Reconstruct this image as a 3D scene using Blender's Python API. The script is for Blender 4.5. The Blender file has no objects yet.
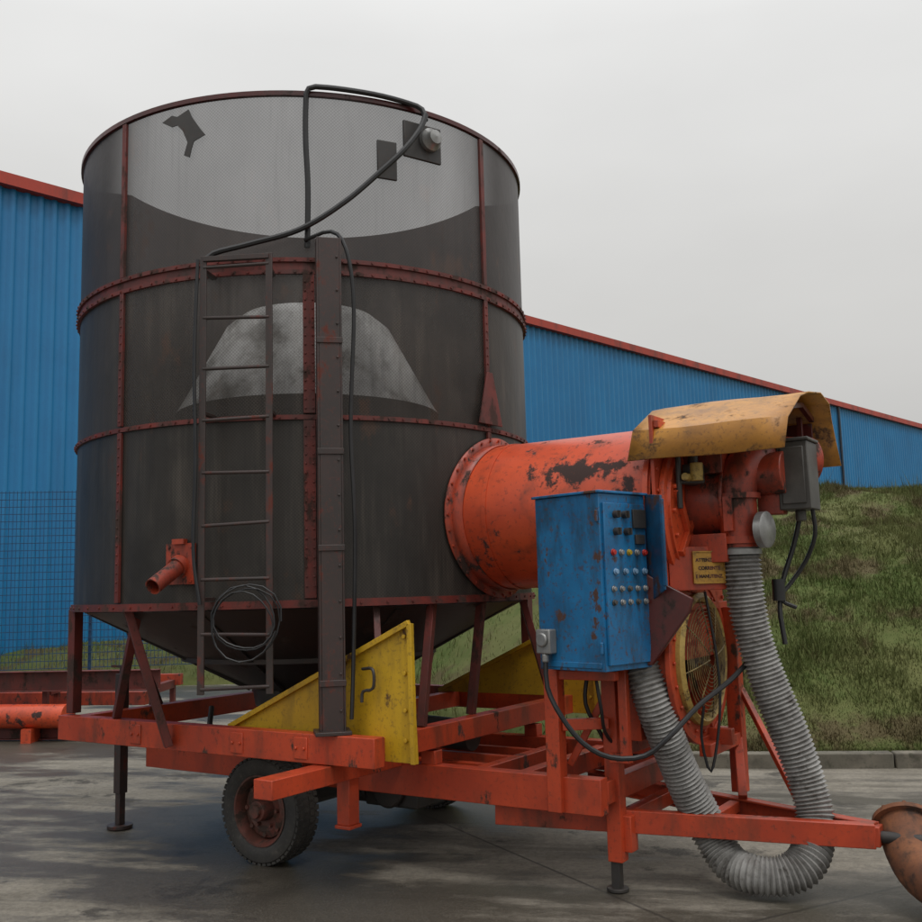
import bpy, bmesh, math, random
import numpy as np
from mathutils import Matrix, Vector, Quaternion, noise
random.seed(7)
sc=bpy.context.scene
rad=math.radians
def link(o): sc.collection.objects.link(o); return o
Z=Vector((0,0,1))

# ---------------------------------------------------------------- materials
def newmat(name):
    m=bpy.data.materials.new(name); m.use_nodes=True
    nt=m.node_tree; nt.nodes.clear()
    return m,nt,nt.nodes,nt.links
def c4(c): return (c[0],c[1],c[2],1)
def noise_mask(nt,vec,scale,lo,hi,detail=8,rough=.62,stretch=None,off=0):
    n=nt.nodes; l=nt.links
    mp=n.new('ShaderNodeMapping'); l.new(vec,mp.inputs['Vector'])
    mp.inputs['Location'].default_value=(off,off*.7,off*.3)
    if stretch: mp.inputs['Scale'].default_value=stretch
    t=n.new('ShaderNodeTexNoise'); t.inputs['Scale'].default_value=scale
    t.inputs['Detail'].default_value=detail; t.inputs['Roughness'].default_value=rough
    l.new(mp.outputs[0],t.inputs['Vector'])
    r=n.new('ShaderNodeMapRange'); r.interpolation_type='SMOOTHSTEP'
    r.inputs['From Min'].default_value=lo; r.inputs['From Max'].default_value=hi
    l.new(t.outputs[0],r.inputs['Value'])
    return r.outputs[0],t.outputs[0]
def mix(nt,f,a,b,mode='MIX'):
    n=nt.nodes.new('ShaderNodeMix'); n.data_type='RGBA'; n.blend_type=mode
    if isinstance(f,(int,float)): n.inputs[0].default_value=f
    else: nt.links.new(f,n.inputs[0])
    for i,v in ((6,a),(7,b)):
        if isinstance(v,(tuple,list)): n.inputs[i].default_value=c4(v)
        else: nt.links.new(v,n.inputs[i])
    return n.outputs[2]
def mth(nt,op,a,b=None):
    n=nt.nodes.new('ShaderNodeMath'); n.operation=op
    for i,v in ((0,a),(1,b)):
        if v is None: continue
        if isinstance(v,(int,float)): n.inputs[i].default_value=v
        else: nt.links.new(v,n.inputs[i])
    return n.outputs[0]
def worn(name,base,base2,rust,r_lo=.58,r_hi=.66,scale=3.0,rough=.5,metal=0,streak=True,bump=.15,rscale=None,dirt=(.03,.025,.02),d_lo=.45,d_hi=.75,dk=.65,fk=.4):
    m,nt,n,l=newmat(name)
    tc=n.new('ShaderNodeTexCoord'); v=tc.outputs['Object']
    st=(1,1,.28) if streak else (1,1,1)
    f1,_=noise_mask(nt,v,scale*.8,.35,.65,off=3)
    f2,_=noise_mask(nt,v,scale*2.2,d_lo,d_hi,stretch=st,off=11)
    f3,raw=noise_mask(nt,v,(rscale or scale*1.6),r_lo,r_hi,detail=12,rough=.7,stretch=(1,1,.6 if streak else 1),off=23)
    f4,_=noise_mask(nt,v,scale*14,.55,.66,detail=6,off=5)
    c=mix(nt,f1,base,base2)
    c=mix(nt,mth(nt,'MULTIPLY',f2,dk),c,dirt)
    c=mix(nt,mth(nt,'MULTIPLY',f4,fk),c,rust)
    c=mix(nt,f3,c,rust)
    b=n.new('ShaderNodeBsdfPrincipled'); o=n.new('ShaderNodeOutputMaterial')
    l.new(c,b.inputs['Base Color']); b.inputs['Metallic'].default_value=metal
    rr=n.new('ShaderNodeMapRange'); rr.inputs['To Min'].default_value=rough; rr.inputs['To Max'].default_value=.9
    l.new(f3,rr.inputs['Value']); l.new(rr.outputs[0],b.inputs['Roughness'])
    bp=n.new('ShaderNodeBump'); bp.inputs['Strength'].default_value=bump; bp.inputs['Distance'].default_value=.01
    l.new(raw,bp.inputs['Height']); l.new(bp.outputs[0],b.inputs['Normal'])
    l.new(b.outputs[0],o.inputs[0]); return m
def plain(name,col,rough=.6,metal=0,var=.35,scale=8):
    return worn(name,col,tuple(x*(1-var) for x in col),tuple(x*.5 for x in col),r_lo=.7,r_hi=.8,scale=scale,rough=rough,metal=metal,bump=.05,dirt=tuple(x*.5+.01 for x in col))

M={}
M['red']=worn('red_paint',(.50,.060,.018),(.36,.042,.015),(.055,.028,.018),.59,.66,3.2,.42,d_lo=.46,d_hi=.74,dirt=(.085,.032,.018),fk=.35,dk=.7)
M['redbright']=worn('orange_red_paint',(.62,.084,.026),(.49,.060,.020),(.045,.024,.020),.56,.615,2.4,.36,streak=False,d_lo=.48,d_hi=.78,rscale=3.4,dirt=(.10,.034,.020),dk=.7)
M['redmid']=worn('grimy_red_paint',(.40,.050,.018),(.23,.033,.018),(.045,.024,.018),.53,.62,4.5,.42,d_lo=.44,d_hi=.72)
M['reddark']=worn('dark_red_paint',(.15,.023,.016),(.08,.018,.014),(.04,.022,.016),.5,.62,4,.55)
M['ribred']=worn('rib_red_paint',(.17,.023,.015),(.10,.018,.014),(.045,.022,.016),.5,.62,5,.55)
M['maroon']=worn('maroon_paint',(.09,.016,.014),(.06,.014,.013),(.03,.018,.014),.55,.65,3,.3)
M['yellow']=worn('yellow_paint',(.56,.34,.012),(.46,.27,.012),(.09,.045,.02),.58,.66,3.5,.5,d_lo=.48,d_hi=.78,dirt=(.11,.07,.02))
M['guard']=worn('dirty_yellow_paint',(.45,.31,.08),(.34,.22,.05),(.07,.04,.02),.55,.66,9,.6,streak=False)
M['wire']=worn('grimy_wire',(.30,.22,.08),(.18,.13,.05),(.05,.03,.02),.50,.62,9,.6,streak=False)
M['signy']=worn('sign_paint',(.50,.27,.04),(.42,.22,.03),(.2,.08,.02),.6,.7,12,.5,streak=False)
M['hood']=worn('weathered_orange_paint',(.52,.235,.03),(.36,.155,.025),(.06,.032,.02),.53,.65,3.2,.42,streak=False,d_lo=.46,d_hi=.76,dirt=(.09,.05,.025))
M['blue']=worn('blue_paint',(.014,.165,.37),(.010,.11,.26),(.075,.035,.025),.57,.62,3.6,.32,d_lo=.42,d_hi=.72,rscale=7,dirt=(.016,.032,.048),fk=.65,dk=.85)
M['bluedark']=worn('dark_blue_paint',(.010,.09,.20),(.010,.05,.11),(.06,.025,.018),.52,.62,5,.35)
M['pipeblue']=worn('downpipe_paint',(.012,.03,.05),(.012,.022,.035),(.05,.02,.016),.5,.62,4,.4)
M['darkmetal']=worn('dark_steel',(.04,.036,.033),(.026,.024,.023),(.055,.032,.023),.55,.7,3,.5)
M['opaque']=worn('dark_brown_opaque',(.055,.044,.040),(.038,.031,.029),(.08,.045,.03),.58,.7,1.5,.6,d_lo=.4,d_hi=.8)  # shared by the inner drum and the added darkening sheet
M['mast']=worn('dark_brown_steel',(.045,.028,.025),(.032,.024,.022),(.11,.028,.018),.54,.64,4,.45)
M['cone']=worn('grimy_steel',(.028,.026,.024),(.02,.019,.018),(.04,.025,.018),.58,.7,2,.45)
M['rubber']=worn('tyre_rubber',(.028,.027,.026),(.05,.046,.04),(.10,.09,.075),.56,.70,5,.75,streak=False)
M['rustrim']=worn('rusty_rim_paint',(.15,.042,.03),(.09,.038,.026),(.05,.03,.022),.5,.6,8,.6,streak=False)
M['black']=plain('black_cable_sheath',(.015,.015,.016),.45)
M['grey']=plain('grey_box_paint',(.075,.07,.062),.5)
M['silver']=plain('silver_metal',(.36,.36,.35),.35,.5)
M['white']=plain('off_white_plastic',(.5,.5,.47),.4)
M['hose']=worn('ribbed_grey_hose',(.32,.315,.30),(.22,.215,.205),(.09,.08,.07),.55,.70,5,.45,streak=False,bump=.05,dirt=(.08,.07,.06),d_lo=.4,d_hi=.75)
M['rust']=worn('rusty_steel',(.26,.10,.04),(.15,.058,.028),(.05,.028,.02),.5,.65,6,.8,streak=False)
M['button_red']=plain('red_button',(.5,.03,.02),.3); M['button_blue']=plain('blue_button',(.2,.34,.5),.3)
M['button_yellow']=plain('yellow_button',(.5,.35,.03),.3)
M['galv']=worn('inner_bright_steel',(.92,.92,.90),(.62,.61,.58),(.10,.09,.08),.56,.70,1.6,.4,streak=False,d_lo=.48,d_hi=.72,dirt=(.16,.15,.13),dk=.85,fk=.1,rscale=1.8)
M['fence']=plain('blue_fence_coating',(.010,.05,.13),.5)

PITCH=.021
def perf(name,col,T,lo,hi,streakcol,tstreak=.3,hk=.42,ht=.22):
    m,nt,n,l=newmat(name)
    tc=n.new('ShaderNodeTexCoord'); v=tc.outputs['Object']
    f1,raw=noise_mask(nt,v,1.3,.35,.66,detail=8,stretch=(1,1,.55),off=9)
    f2,_=noise_mask(nt,v,9,.45,.75,detail=9,stretch=(1,1,.08),off=2)
    f5,_=noise_mask(nt,v,4.5,.60,.70,detail=10,stretch=(1,1,.5),off=31)
    f6,_=noise_mask(nt,v,.9,.46,.66,detail=6,off=41)
    f7,_=noise_mask(nt,v,22,.5,.8,detail=4,stretch=(1,1,.05),off=51)
    sp=n.new('ShaderNodeSeparateXYZ'); l.new(v,sp.inputs[0])
    an=mth(nt,'ARCTAN2',sp.outputs['Y'],sp.outputs['X'])
    u=mth(nt,'SINE',mth(nt,'MULTIPLY',an,1.635*2*math.pi/PITCH)); w=mth(nt,'SINE',mth(nt,'MULTIPLY',sp.outputs['Z'],2*math.pi/PITCH))
    hole=mth(nt,'MULTIPLY',u,w)
    hm=n.new('ShaderNodeMapRange'); hm.inputs['From Min'].default_value=-.7; hm.inputs['From Max'].default_value=.7; l.new(hole,hm.inputs['Value']); hole=hm.outputs[0]
    c=mix(nt,f1,col,tuple(x*.62 for x in col)); c=mix(nt,f2,c,streakcol); c=mix(nt,f6,c,tuple(x*.5 for x in col)); c=mix(nt,mth(nt,'MULTIPLY',f7,.6),c,(.022,.019,.017)); c=mix(nt,mth(nt,'MULTIPLY',f5,.8),c,(.085,.045,.028))
    c=mix(nt,mth(nt,'MULTIPLY',hole,hk),c,(.010,.009,.008))
    d=n.new('ShaderNodeBsdfPrincipled'); l.new(c,d.inputs['Base Color']); d.inputs['Roughness'].default_value=.45; d.inputs['Metallic'].default_value=.1; d.inputs['Specular IOR Level'].default_value=.35
    bp=n.new('ShaderNodeBump'); bp.inputs['Strength'].default_value=.35; bp.inputs['Distance'].default_value=.04; l.new(raw,bp.inputs['Height']); l.new(bp.outputs[0],d.inputs['Normal'])
    t=n.new('ShaderNodeBsdfTransparent'); t.inputs[0].default_value=(1,1,1,1)
    lw=n.new('ShaderNodeLayerWeight'); lw.inputs['Blend'].default_value=.5
    a=n.new('ShaderNodeMapRange'); a.interpolation_type='SMOOTHSTEP'
    a.inputs['From Min'].default_value=.28; a.inputs['From Max'].default_value=.62
    a.inputs['To Min'].default_value=T; a.inputs['To Max'].default_value=T*.04
    l.new(lw.outputs['Facing'],a.inputs['Value'])
    cm=n.new('ShaderNodeMapRange'); cm.inputs['To Min'].default_value=hi; cm.inputs['To Max'].default_value=lo; l.new(f1,cm.inputs['Value'])
    tt=mth(nt,'MULTIPLY',a.outputs[0],cm.outputs[0])
    hh=n.new('ShaderNodeMapRange'); hh.inputs['To Min'].default_value=1-ht; hh.inputs['To Max'].default_value=1+ht; l.new(hole,hh.inputs['Value'])
    tt=mth(nt,'MULTIPLY',tt,hh.outputs[0])
    ss=n.new('ShaderNodeMapRange'); ss.inputs['To Min'].default_value=1.0; ss.inputs['To Max'].default_value=1-tstreak; l.new(f7,ss.inputs['Value'])
    tt=mth(nt,'MULTIPLY',tt,ss.outputs[0])
    mx=n.new('ShaderNodeMixShader'); l.new(tt,mx.inputs[0]); l.new(d.outputs[0],mx.inputs[1]); l.new(t.outputs[0],mx.inputs[2])
    o=n.new('ShaderNodeOutputMaterial'); l.new(mx.outputs[0],o.inputs[0]); return m
M['perf_top']=perf('perforated_sheet_clean',(.058,.046,.042),.30,.93,1.05,(.045,.036,.033),.12,.35,.16)
M['perf_mid']=perf('perforated_sheet_dusty',(.060,.050,.042),.29,.40,1.15,(.090,.075,.061))
M['perf_low']=perf('perforated_sheet_dirty',(.050,.044,.038),.04,.3,1.1,(.088,.075,.062))

# ---------------------------------------------------------------- builder
class B:
    def __init__(s): s.bm=bmesh.new()
    def box(s,c,size,R=None):
        mt=Matrix.Translation(Vector(c)) @ (R.to_4x4() if R is not None else Matrix.Identity(4)) @ Matrix.Diagonal((size[0],size[1],size[2],1))
        bmesh.ops.create_cube(s.bm,size=1,matrix=mt)
    def beam(s,p1,p2,w,h,up=Z):
        p1=Vector(p1);p2=Vector(p2);x=(p2-p1).normalized()
        if abs(x.dot(up))>.98: up=Vector((1,0,0))
        y=up.cross(x).normalized(); z=x.cross(y)
        R=Matrix((x,y,z)).transposed()
        s.box((p1+p2)/2,((p2-p1).length,w,h),R)
    def channel(s,p1,p2,w,h,side=1,t=.012):
        p1=Vector(p1);p2=Vector(p2);x=(p2-p1).normalized(); y=Z.cross(x).normalized()*side
        s.beam(p1,p2,t,h); s.beam(p1+y*(w/2+t/2)+Z*(h/2-t/2),p2+y*(w/2+t/2)+Z*(h/2-t/2),w,t); s.beam(p1+y*(w/2+t/2)-Z*(h/2-t/2),p2+y*(w/2+t/2)-Z*(h/2-t/2),w,t)
    def cyl(s,p1,p2,r,r2=None,seg=24,cap=True):
        p1=Vector(p1);p2=Vector(p2);d=p2-p1; r2=r if r2 is None else r2
        q=Z.rotation_difference(d.normalized()).to_matrix().to_4x4()
        mt=Matrix.Translation((p1+p2)/2)@q
        bmesh.ops.create_cone(s.bm,cap_ends=cap,segments=seg,radius1=r,radius2=r2,depth=d.length,matrix=mt)
    def tube(s,path,r,seg=10,cap=True):
        path=[Vector(p) for p in path]; n=len(path); rings=[]
        t0=(path[1]-path[0]).normalized(); up=Z if abs(t0.z)<.9 else Vector((1,0,0))
        nrm=t0.cross(up).normalized()
        for i,p in enumerate(path):
            t=(path[min(i+1,n-1)]-path[max(i-1,0)]).normalized()
            nrm=(nrm-t*nrm.dot(t)).normalized(); b=t.cross(nrm)
            ri=r[i] if isinstance(r,(list,tuple)) else r
            rings.append([s.bm.verts.new(p+(nrm*math.cos(2*math.pi*k/seg)+b*math.sin(2*math.pi*k/seg))*ri) for k in range(seg)])
        for i in range(n-1):
            for k in range(seg):
                s.bm.faces.new((rings[i][k],rings[i][(k+1)%seg],rings[i+1][(k+1)%seg],rings[i+1][k]))
        if cap:
            for rg in (rings[0][::-1],rings[-1]): s.bm.faces.new(rg)
    def lathe(s,prof,o,axis,seg=64,closed=True):
        o=Vector(o);axis=Vector(axis).normalized(); up=Z
        x=axis.cross(up).normalized() if abs(axis.z)<.9 else Vector((1,0,0)); y=axis.cross(x)
        rings=[[s.bm.verts.new(o+axis*h+(x*math.cos(2*math.pi*k/seg)+y*math.sin(2*math.pi*k/seg))*r) for (r,h) in prof] for k in range(seg)]
        P=len(prof)
        for k in range(seg):
            A=rings[k];Bq=rings[(k+1)%seg]
            for j in range(P if closed else P-1):
                s.bm.faces.new((A[j],A[(j+1)%P],Bq[(j+1)%P],Bq[j]))
    def prism(s,pts,vec):
        vec=Vector(vec); a=[s.bm.verts.new(Vector(p)) for p in pts]; b=[s.bm.verts.new(Vector(p)+vec) for p in pts]; n=len(pts)
        s.bm.faces.new(a[::-1]); s.bm.faces.new(b)
        for i in range(n): s.bm.faces.new((a[i],a[(i+1)%n],b[(i+1)%n],b[i]))
    def done(s,name,mats,parent=None,bevel=0,label=None,sharp=35,solid=0,recalc=True,shift=None):
        if recalc: bmesh.ops.recalc_face_normals(s.bm,faces=s.bm.faces)
        for e in s.bm.edges:
            if len(e.link_faces)==2 and e.calc_face_angle(0)>rad(sharp): e.smooth=False
        for f in s.bm.faces: f.smooth=True
        me=bpy.data.meshes.new(name); s.bm.to_mesh(me); s.bm.free()
        if shift is not None: me.transform(Matrix.Translation(-Vector(shift)))
        ob=link(bpy.data.objects.new(name,me))
        for m in (mats if isinstance(mats,(list,tuple)) else [mats]): me.materials.append(M[m] if isinstance(m,str) else m)
        if parent: ob.parent=parent
        if solid:
            md=ob.modifiers.new('solid','SOLIDIFY'); md.thickness=solid; md.offset=0
        if bevel:
            md=ob.modifiers.new('bevel','BEVEL'); md.width=bevel; md.segments=2; md.limit_method='ANGLE'; md.angle_limit=rad(40)
        if label: ob['label']=label
        return ob
def catmull(pts,step=.03):
    pts=[Vector(p) for p in pts]; P=[pts[0]*2-pts[1]]+pts+[pts[-1]*2-pts[-2]]; out=[]
    for i in range(1,len(P)-2):
        p0,p1,p2,p3=P[i-1:i+3]; n=max(2,int((p2-p1).length/step))
        for k in range(n):
            t=k/n; out.append(.5*((2*p1)+(p2-p0)*t+(2*p0-5*p1+4*p2-p3)*t*t+(3*p1-p0-3*p2+p3)*t**3))
    out.append(pts[-1]); return out
def resample(path,step):
    out=[path[0]]; acc=0
    for a,b in zip(path[:-1],path[1:]):
        d=(b-a).length; t=step-acc
        while t<=d: out.append(a.lerp(b,t/d)); t+=step
        acc=d-(t-step)
    return out
def empty(name,loc,rotz=0,label=None,cat=None):
    e=link(bpy.data.objects.new(name,None)); e.location=loc; e.rotation_euler=(0,0,rotz); e.empty_display_size=.3
    if label: e['label']=label
    if cat: e['category']=cat
    return e
def top(ob,label,cat,group=None):
    ob['label']=label; ob['category']=cat
    if group: ob['group']=group
    return ob

# ---------------------------------------------------------------- dryer
C=Vector((-1.14,7.47,0)); ANG=rad(-33)
D=empty('grain_dryer',C,ANG,'large mobile grain dryer with dark perforated drum on red trailer frame','grain dryer')
R0=1.635; ZB,Z3,Z2,ZT=1.59,2.685,3.61,4.72
PH0=-48.3
def cp(phi,r,z): a=rad(phi); return Vector((r*math.cos(a),r*math.sin(a),z))
def Rphi(phi): return Matrix.Rotation(rad(phi),3,'Z')

for (za,zb,mt,lb) in ((ZB,Z3,'perf_low','dirt clogged lower perforated wall'),(Z3,Z2,'perf_mid','dusty middle perforated wall'),(Z2,ZT,'perf_top','see-through upper perforated wall')):
    b=B(); b.lathe([(R0,za),(R0,(za+zb)/2),(R0,zb)],(0,0,0),Z,seg=128,closed=False)
    b.done('perforated_wall',mt,D,label=lb,recalc=False)
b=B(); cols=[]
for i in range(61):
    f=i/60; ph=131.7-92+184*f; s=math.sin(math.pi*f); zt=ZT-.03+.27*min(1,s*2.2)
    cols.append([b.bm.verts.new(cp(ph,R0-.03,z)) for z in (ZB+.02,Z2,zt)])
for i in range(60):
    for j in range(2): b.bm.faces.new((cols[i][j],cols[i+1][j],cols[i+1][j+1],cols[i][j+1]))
b.done('added_dark_sheet','opaque',D,solid=.006,label='dark brown liner sheet added inside the drum to darken its far side')  # added sheet: darkens the far wall through the mesh, hides the roofline
def hoop(z,h,r1,r2,mat,bolts=0,name='hoop'):
    b=B(); b.lathe([(r1,z-h/2),(r2,z-h/2),(r2,z+h/2),(r1,z+h/2)],(0,0,0),Z,seg=128)
    for k in range(bolts):
        ph=360*k/bolts+1.3; p=cp(ph,r2-.002,z); q=cp(ph,r2+.007,z); b.cyl(p,q,.008,seg=6)
    return b.done(name,mat,D)
hoop(Z2+.038,.026,R0+.002,R0+.022,'ribred',110); hoop(Z2-.038,.026,R0+.002,R0+.022,'ribred',110)
hoop(Z2,.05,R0+.002,R0+.008,'reddark')
hoop(Z3,.028,R0+.002,R0+.016,'ribred',110)
hoop(ZB,.045,R0-.05,R0+.020,'ribred',64)
b=B(); b.lathe([(R0-.01,ZT-.022),(R0+.018,ZT-.022),(R0+.018,ZT+.008),(R0-.01,ZT+.008)],(0,0,0),Z,seg=128); b.done('top_rim','maroon',D)
for k in range(8):
    ph=PH0+45*k
    b=B()
    wd=.070 if k==0 else .038
    if k!=0: b.box(cp(ph,R0+.012,(Z2+.05+ZT-.03)/2),(.020,wd,ZT-Z2-.085),Rphi(ph))
    b.box(cp(ph,R0+.012,(Z3+Z2)/2-.015),(.020,wd,Z2-Z3-.075),Rphi(ph))
    b.box(cp(ph,R0+.012,(ZB+Z3)/2+.005),(.020,wd,Z3-ZB-.05),Rphi(ph))
    n=34
    for i in range(n):
        z=ZB+.1+i*(Z2-ZB-.2)/(n-1)
        if abs(z-Z3)<.04: continue
        for s_ in ((-.022,.022) if k==0 else (0,)):
            p=cp(ph,R0+.02,z)+Rphi(ph)@Vector((0,s_,0)); b.cyl(p,p+cp(ph,.008,0),.007,seg=6)
    if k==1:
        t=Rphi(ph)@Vector((0,1,0)); rr=cp(ph,1,0)
        pts=[rr*(R0+.025)+t*a+Z*z for a,z in ((-.13,Z3+.03),(.13,Z3+.03),(.03,Z3+.38),(-.03,Z3+.38))]
        b.prism(pts,rr*.012)
    b.done('rib','ribred',D,bevel=.002)
b=B(); b.lathe([(R0-.06,ZB-.03),(.42,.98),(.40,.86),(.36,.86),(.38,.98),(R0-.1,ZB-.03)],(0,0,0),Z,seg=96)
for k in range(8):
    ph=PH0+45*k+20
    b.beam(cp(ph,R0-.1,ZB-.04),cp(ph,.46,.99),.04,.03)
b.cyl((0,0,.86),(0,0,.76),.3,.22)
b.done('hopper_cone','cone',D,label='grimy steel hopper cone')
b=B(); b.lathe([(.92,1.2),(.92,2.98)],(0,0,0),Z,seg=64,closed=False); b.done('inner_drum','opaque',D,recalc=False)
b=B(); b.lathe([(.98,2.96),(.92,3.06),(.62,3.62),(.50,3.72),(.20,3.80),(.0,3.81)],(0,0,0),Z,seg=64,closed=False)
b.done('inner_cone','galv',D,recalc=False,label='bright conical cap inside the drum')
b=B(); b.cyl((0,0,.8),(0,0,3.86),.09,seg=24); b.done('centre_auger','darkmetal',D)
# ladder
pa,pb=-68.2,-55.6
A1=cp(pa,1.80,0);A2=cp(pb,1.80,0); ndir=Vector((A1+A2)).normalized()
b=B()
for P in (A1,A2):
    b.beam(P+Z*1.1,P+Z*3.64,.04,.012,up=ndir)
for i in range(9):
    dz=(.012,-.01,.0,.014,-.006,.01,0,-.012,.006)[i]; b.cyl(A1+Z*(1.13+i*.305),A2+Z*(1.13+i*.305+dz),.011,seg=8)
b.beam(A1+Z*3.62,A2+Z*3.62,.03,.03)
for z in (3.55,2.70,1.63):
    for P in (A1,A2):
        Q=P.normalized()*(R0+.015); b.beam(P+Z*z,Q+Z*z,.03,.02)
b.done('ladder','mast',D,bevel=.002,label='rusty steel ladder with nine rungs')
# mast
b=B(); mp=Vector((1.285,-1.27,0)); Rm=Rphi(-44.6); mh=3.72-.87
b.box(mp+Z*(.87+mh/2),(.10,.012,mh),Rm)
for s_ in (-1,1):
    b.box(mp+Rm@Vector((0,.066*s_,0))+Z*(.87+mh/2),(.11,.012,mh),Rm)
b.box(mp+Rm@Vector((.052,0,0))+Z*(.87+mh/2),(.008,.12,mh-.004),Rm)
for i in range(14):
    p=mp+Rm@Vector((.056,.045,0))+Z*(1.0+i*.2); b.cyl(p,p+Rm@Vector((.008,0,0)),.008,seg=6)
for z in (1.15,1.9,2.45,3.1):
    b.box(mp+Rm@Vector((.055,0,0))+Z*z,(.016,.15,.035),Rm)
for z in (3.60,2.7,1.62):
    b.box(Vector((math.cos(rad(-44.6)),math.sin(rad(-44.6)),0))*1.70+Z*z,(.10,.1,.05),Rm)
b.box(mp+Z*.881,(.2,.2,.02),Rm)
b.done('mast','mast',D,bevel=.003,label='tall dark steel conveyor mast')
# spout
b=B(); ph=-75.5; b.box(cp(ph,R0+.014,1.84),(.02,.19,.24),Rphi(ph)); 
for sy in(-.075,.075):
    for sz in (-.1,.1): p=cp(ph,R0+.02,1.84+sz)+Rphi(ph)@Vector((0,sy,0)); b.cyl(p,p+cp(ph,.012,0),.010,seg=6)
p0=cp(ph,R0+.01,1.84); d=(cp(ph,1,0)*.85+Vector((-.05,-.1,-.50))).normalized()
b.lathe([(.042,0),(.048,.0),(.048,.28),(.042,.28)],p0,d,seg=24)
b.lathe([(.048,.0),(.06,.0),(.06,.05),(.048,.05)],p0,d,seg=24)
b.box(cp(ph,R0+.03,1.97),(.04,.08,.03),Rphi(ph))
b.done('spout','redmid',D,label='short red discharge spout')
b=B(); ph=-75.2
t=Rphi(ph)@Vector((0,1,0)); rr=cp(ph,1,0)
pts=[rr*(R0+.016)+t*a+Z*z for a,z in ((-.17,4.60),(-.10,4.635),(-.06,4.62),(.02,4.655),(.045,4.60),(.10,4.52),(.14,4.47),(.06,4.44),(.045,4.40),(.03,4.34),(-.01,4.36),(.015,4.44),(-.02,4.52),(-.06,4.565),(-.10,4.56))]
b.prism(pts,rr*.006); b.done('torn_patch','darkmetal',D,label='dark torn patch on the upper wall')
for (ph,z,w_,h_) in ((-31,4.33,.13,.25),(-22.2,4.50,.28,.24)):
    b=B(); b.box(cp(ph,R0+.017,z),(.02,w_,h_),Rphi(ph)); b.done('sensor_plate','darkmetal',D,bevel=.004)
b=B(); q=cp(-20.5,1,0); b.lathe([(.0,0),(.075,0),(.075,.03),(.055,.05),(.045,.08),(0,.09)],cp(-20.5,R0+.027,4.52),q,seg=24,closed=False); b.done('round_lamp','silver',D,label='round silver inspection lamp')
def cab(pts,r,name='cable',mat='black',step=.05,parent=D,label=None,seg=8):
    b=B(); b.tube(catmull(pts,step),r,seg); return b.done(name,mat,parent,label=label)
cab([cp(-48.5,1.665,3.72),cp(-48.3,1.665,4.1),cp(-48.7,1.665,4.4),cp(-48.6,1.665,4.64),cp(-48,1.67,4.735),cp(-44,1.67,4.75),cp(-34,1.67,4.745),cp(-26,1.67,4.735),cp(-23,1.70,4.70),cp(-22.6,1.72,4.62)],.017)
cab([cp(-22.6,1.72,4.66),cp(-24,1.73,4.56),cp(-28,1.74,4.39),cp(-33,1.72,4.23),cp(-41,1.71,4.0),cp(-50,1.70,3.82),cp(-60,1.71,3.73),cp(-67,1.75,3.67),cp(-69,1.77,3.6)],.018)
cab([cp(-49,1.68,3.76),cp(-44,1.79,3.78),cp(-41.5,1.86,3.65),cp(-40.3,1.87,3.3),cp(-41,1.85,2.6),cp(-40.6,1.87,2.0),cp(-41,1.85,1.3),cp(-41.5,1.86,.95)],.012)
cab([cp(-69.2,1.81,3.62),cp(-69.4,1.83,3.0),cp(-69.0,1.83,2.4),cp(-69.3,1.83,1.9),cp(-68,1.83,1.6)],.010)
# duct
zc,rt=2.11,.465
b=B(); b.lathe([(rt,1.50),(rt,2.9)],(0,0,zc),(1,0,0),seg=72,closed=False)
b.lathe([(rt+.001,1.80),(rt+.006,1.80),(rt+.006,1.83),(rt+.001,1.83)],(0,0,zc),(1,0,0),seg=72)
b.lathe([(rt+.001,2.86),(rt+.022,2.86),(rt+.022,2.89),(rt+.001,2.89)],(0,0,zc),(1,0,0),seg=72)
b.done('duct','redbright',D,label='worn orange-red air duct with black scuffs')
b=B(); N=72; ra=[]
for i in range(N):
    al=2*math.pi*i/N; row=[]
    for r_,off in ((rt+.006,.10),(rt+.006,.02),(rt+.060,.02)):
        w_=r_*math.cos(al); z_=zc+r_*math.sin(al); row.append(b.bm.verts.new((math.sqrt(R0**2-w_*w_)+off,w_,z_)))
    ra.append(row)
for i in range(N):
    for j in range(2): b.bm.faces.new((ra[i][j],ra[i][j+1],ra[(i+1)%N][j+1],ra[(i+1)%N][j]))
for i in range(32):
    al=2*math.pi*i/32; r_=rt+.042
    w_=r_*math.cos(al); z_=zc+r_*math.sin(al); u_=math.sqrt(R0**2-w_*w_)+.022; b.cyl((u_,w_,z_),(u_+.010,w_,z_),.007,seg=6)
b.done('duct_collar','redmid',D,solid=.008)
# bulkhead plate carrying duct end, fan and sign
b=B(); b.box((2.93,.02,2.04),(.02,1.02,1.08))
for i in range(9):
    z=1.56+i*.12
    for w_ in (-.46,.50): b.cyl((2.94,w_,z),(2.953,w_,z),.012,seg=6)
b.beam((2.955,-.47,1.515),(2.955,.51,1.515),.03,.04); b.beam((2.955,-.47,2.53),(2.955,.51,2.53),.03,.04)
b.done('bulkhead_plate','red',D,bevel=.002)
b=B()
b.lathe([(0,2.942),(.46,2.942),(.46,2.97),(.43,2.98),(.43,3.0),(0,3.0)],(0,0,zc-.06),(1,0,0),seg=64,closed=False)
for i in range(18): al=2*math.pi*i/18; b.cyl((3.0,.395*math.cos(al),zc-.06+.395*math.sin(al)),(3.02,.395*math.cos(al),zc-.06+.395*math.sin(al)),.014,seg=6)
b.beam((3.015,-.34,zc-.30),(3.015,.2,zc+.24),.03,.04)
b.beam((3.015,-.36,zc+.06),(3.015,-.05,zc-.44),.03,.04)
b.done('end_plate','redbright',D,bevel=.002)
b=B(); b.cyl((3.0,0,zc),(3.2,0,zc),.21,.19,seg=36); b.cyl((3.2,0,zc),(3.22,0,zc),.23,seg=36); b.box((3.1,-.02,zc+.26),(.24,.34,.22)); b.box((3.1,-.1,zc-.27),(.26,.24,.16))
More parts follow.
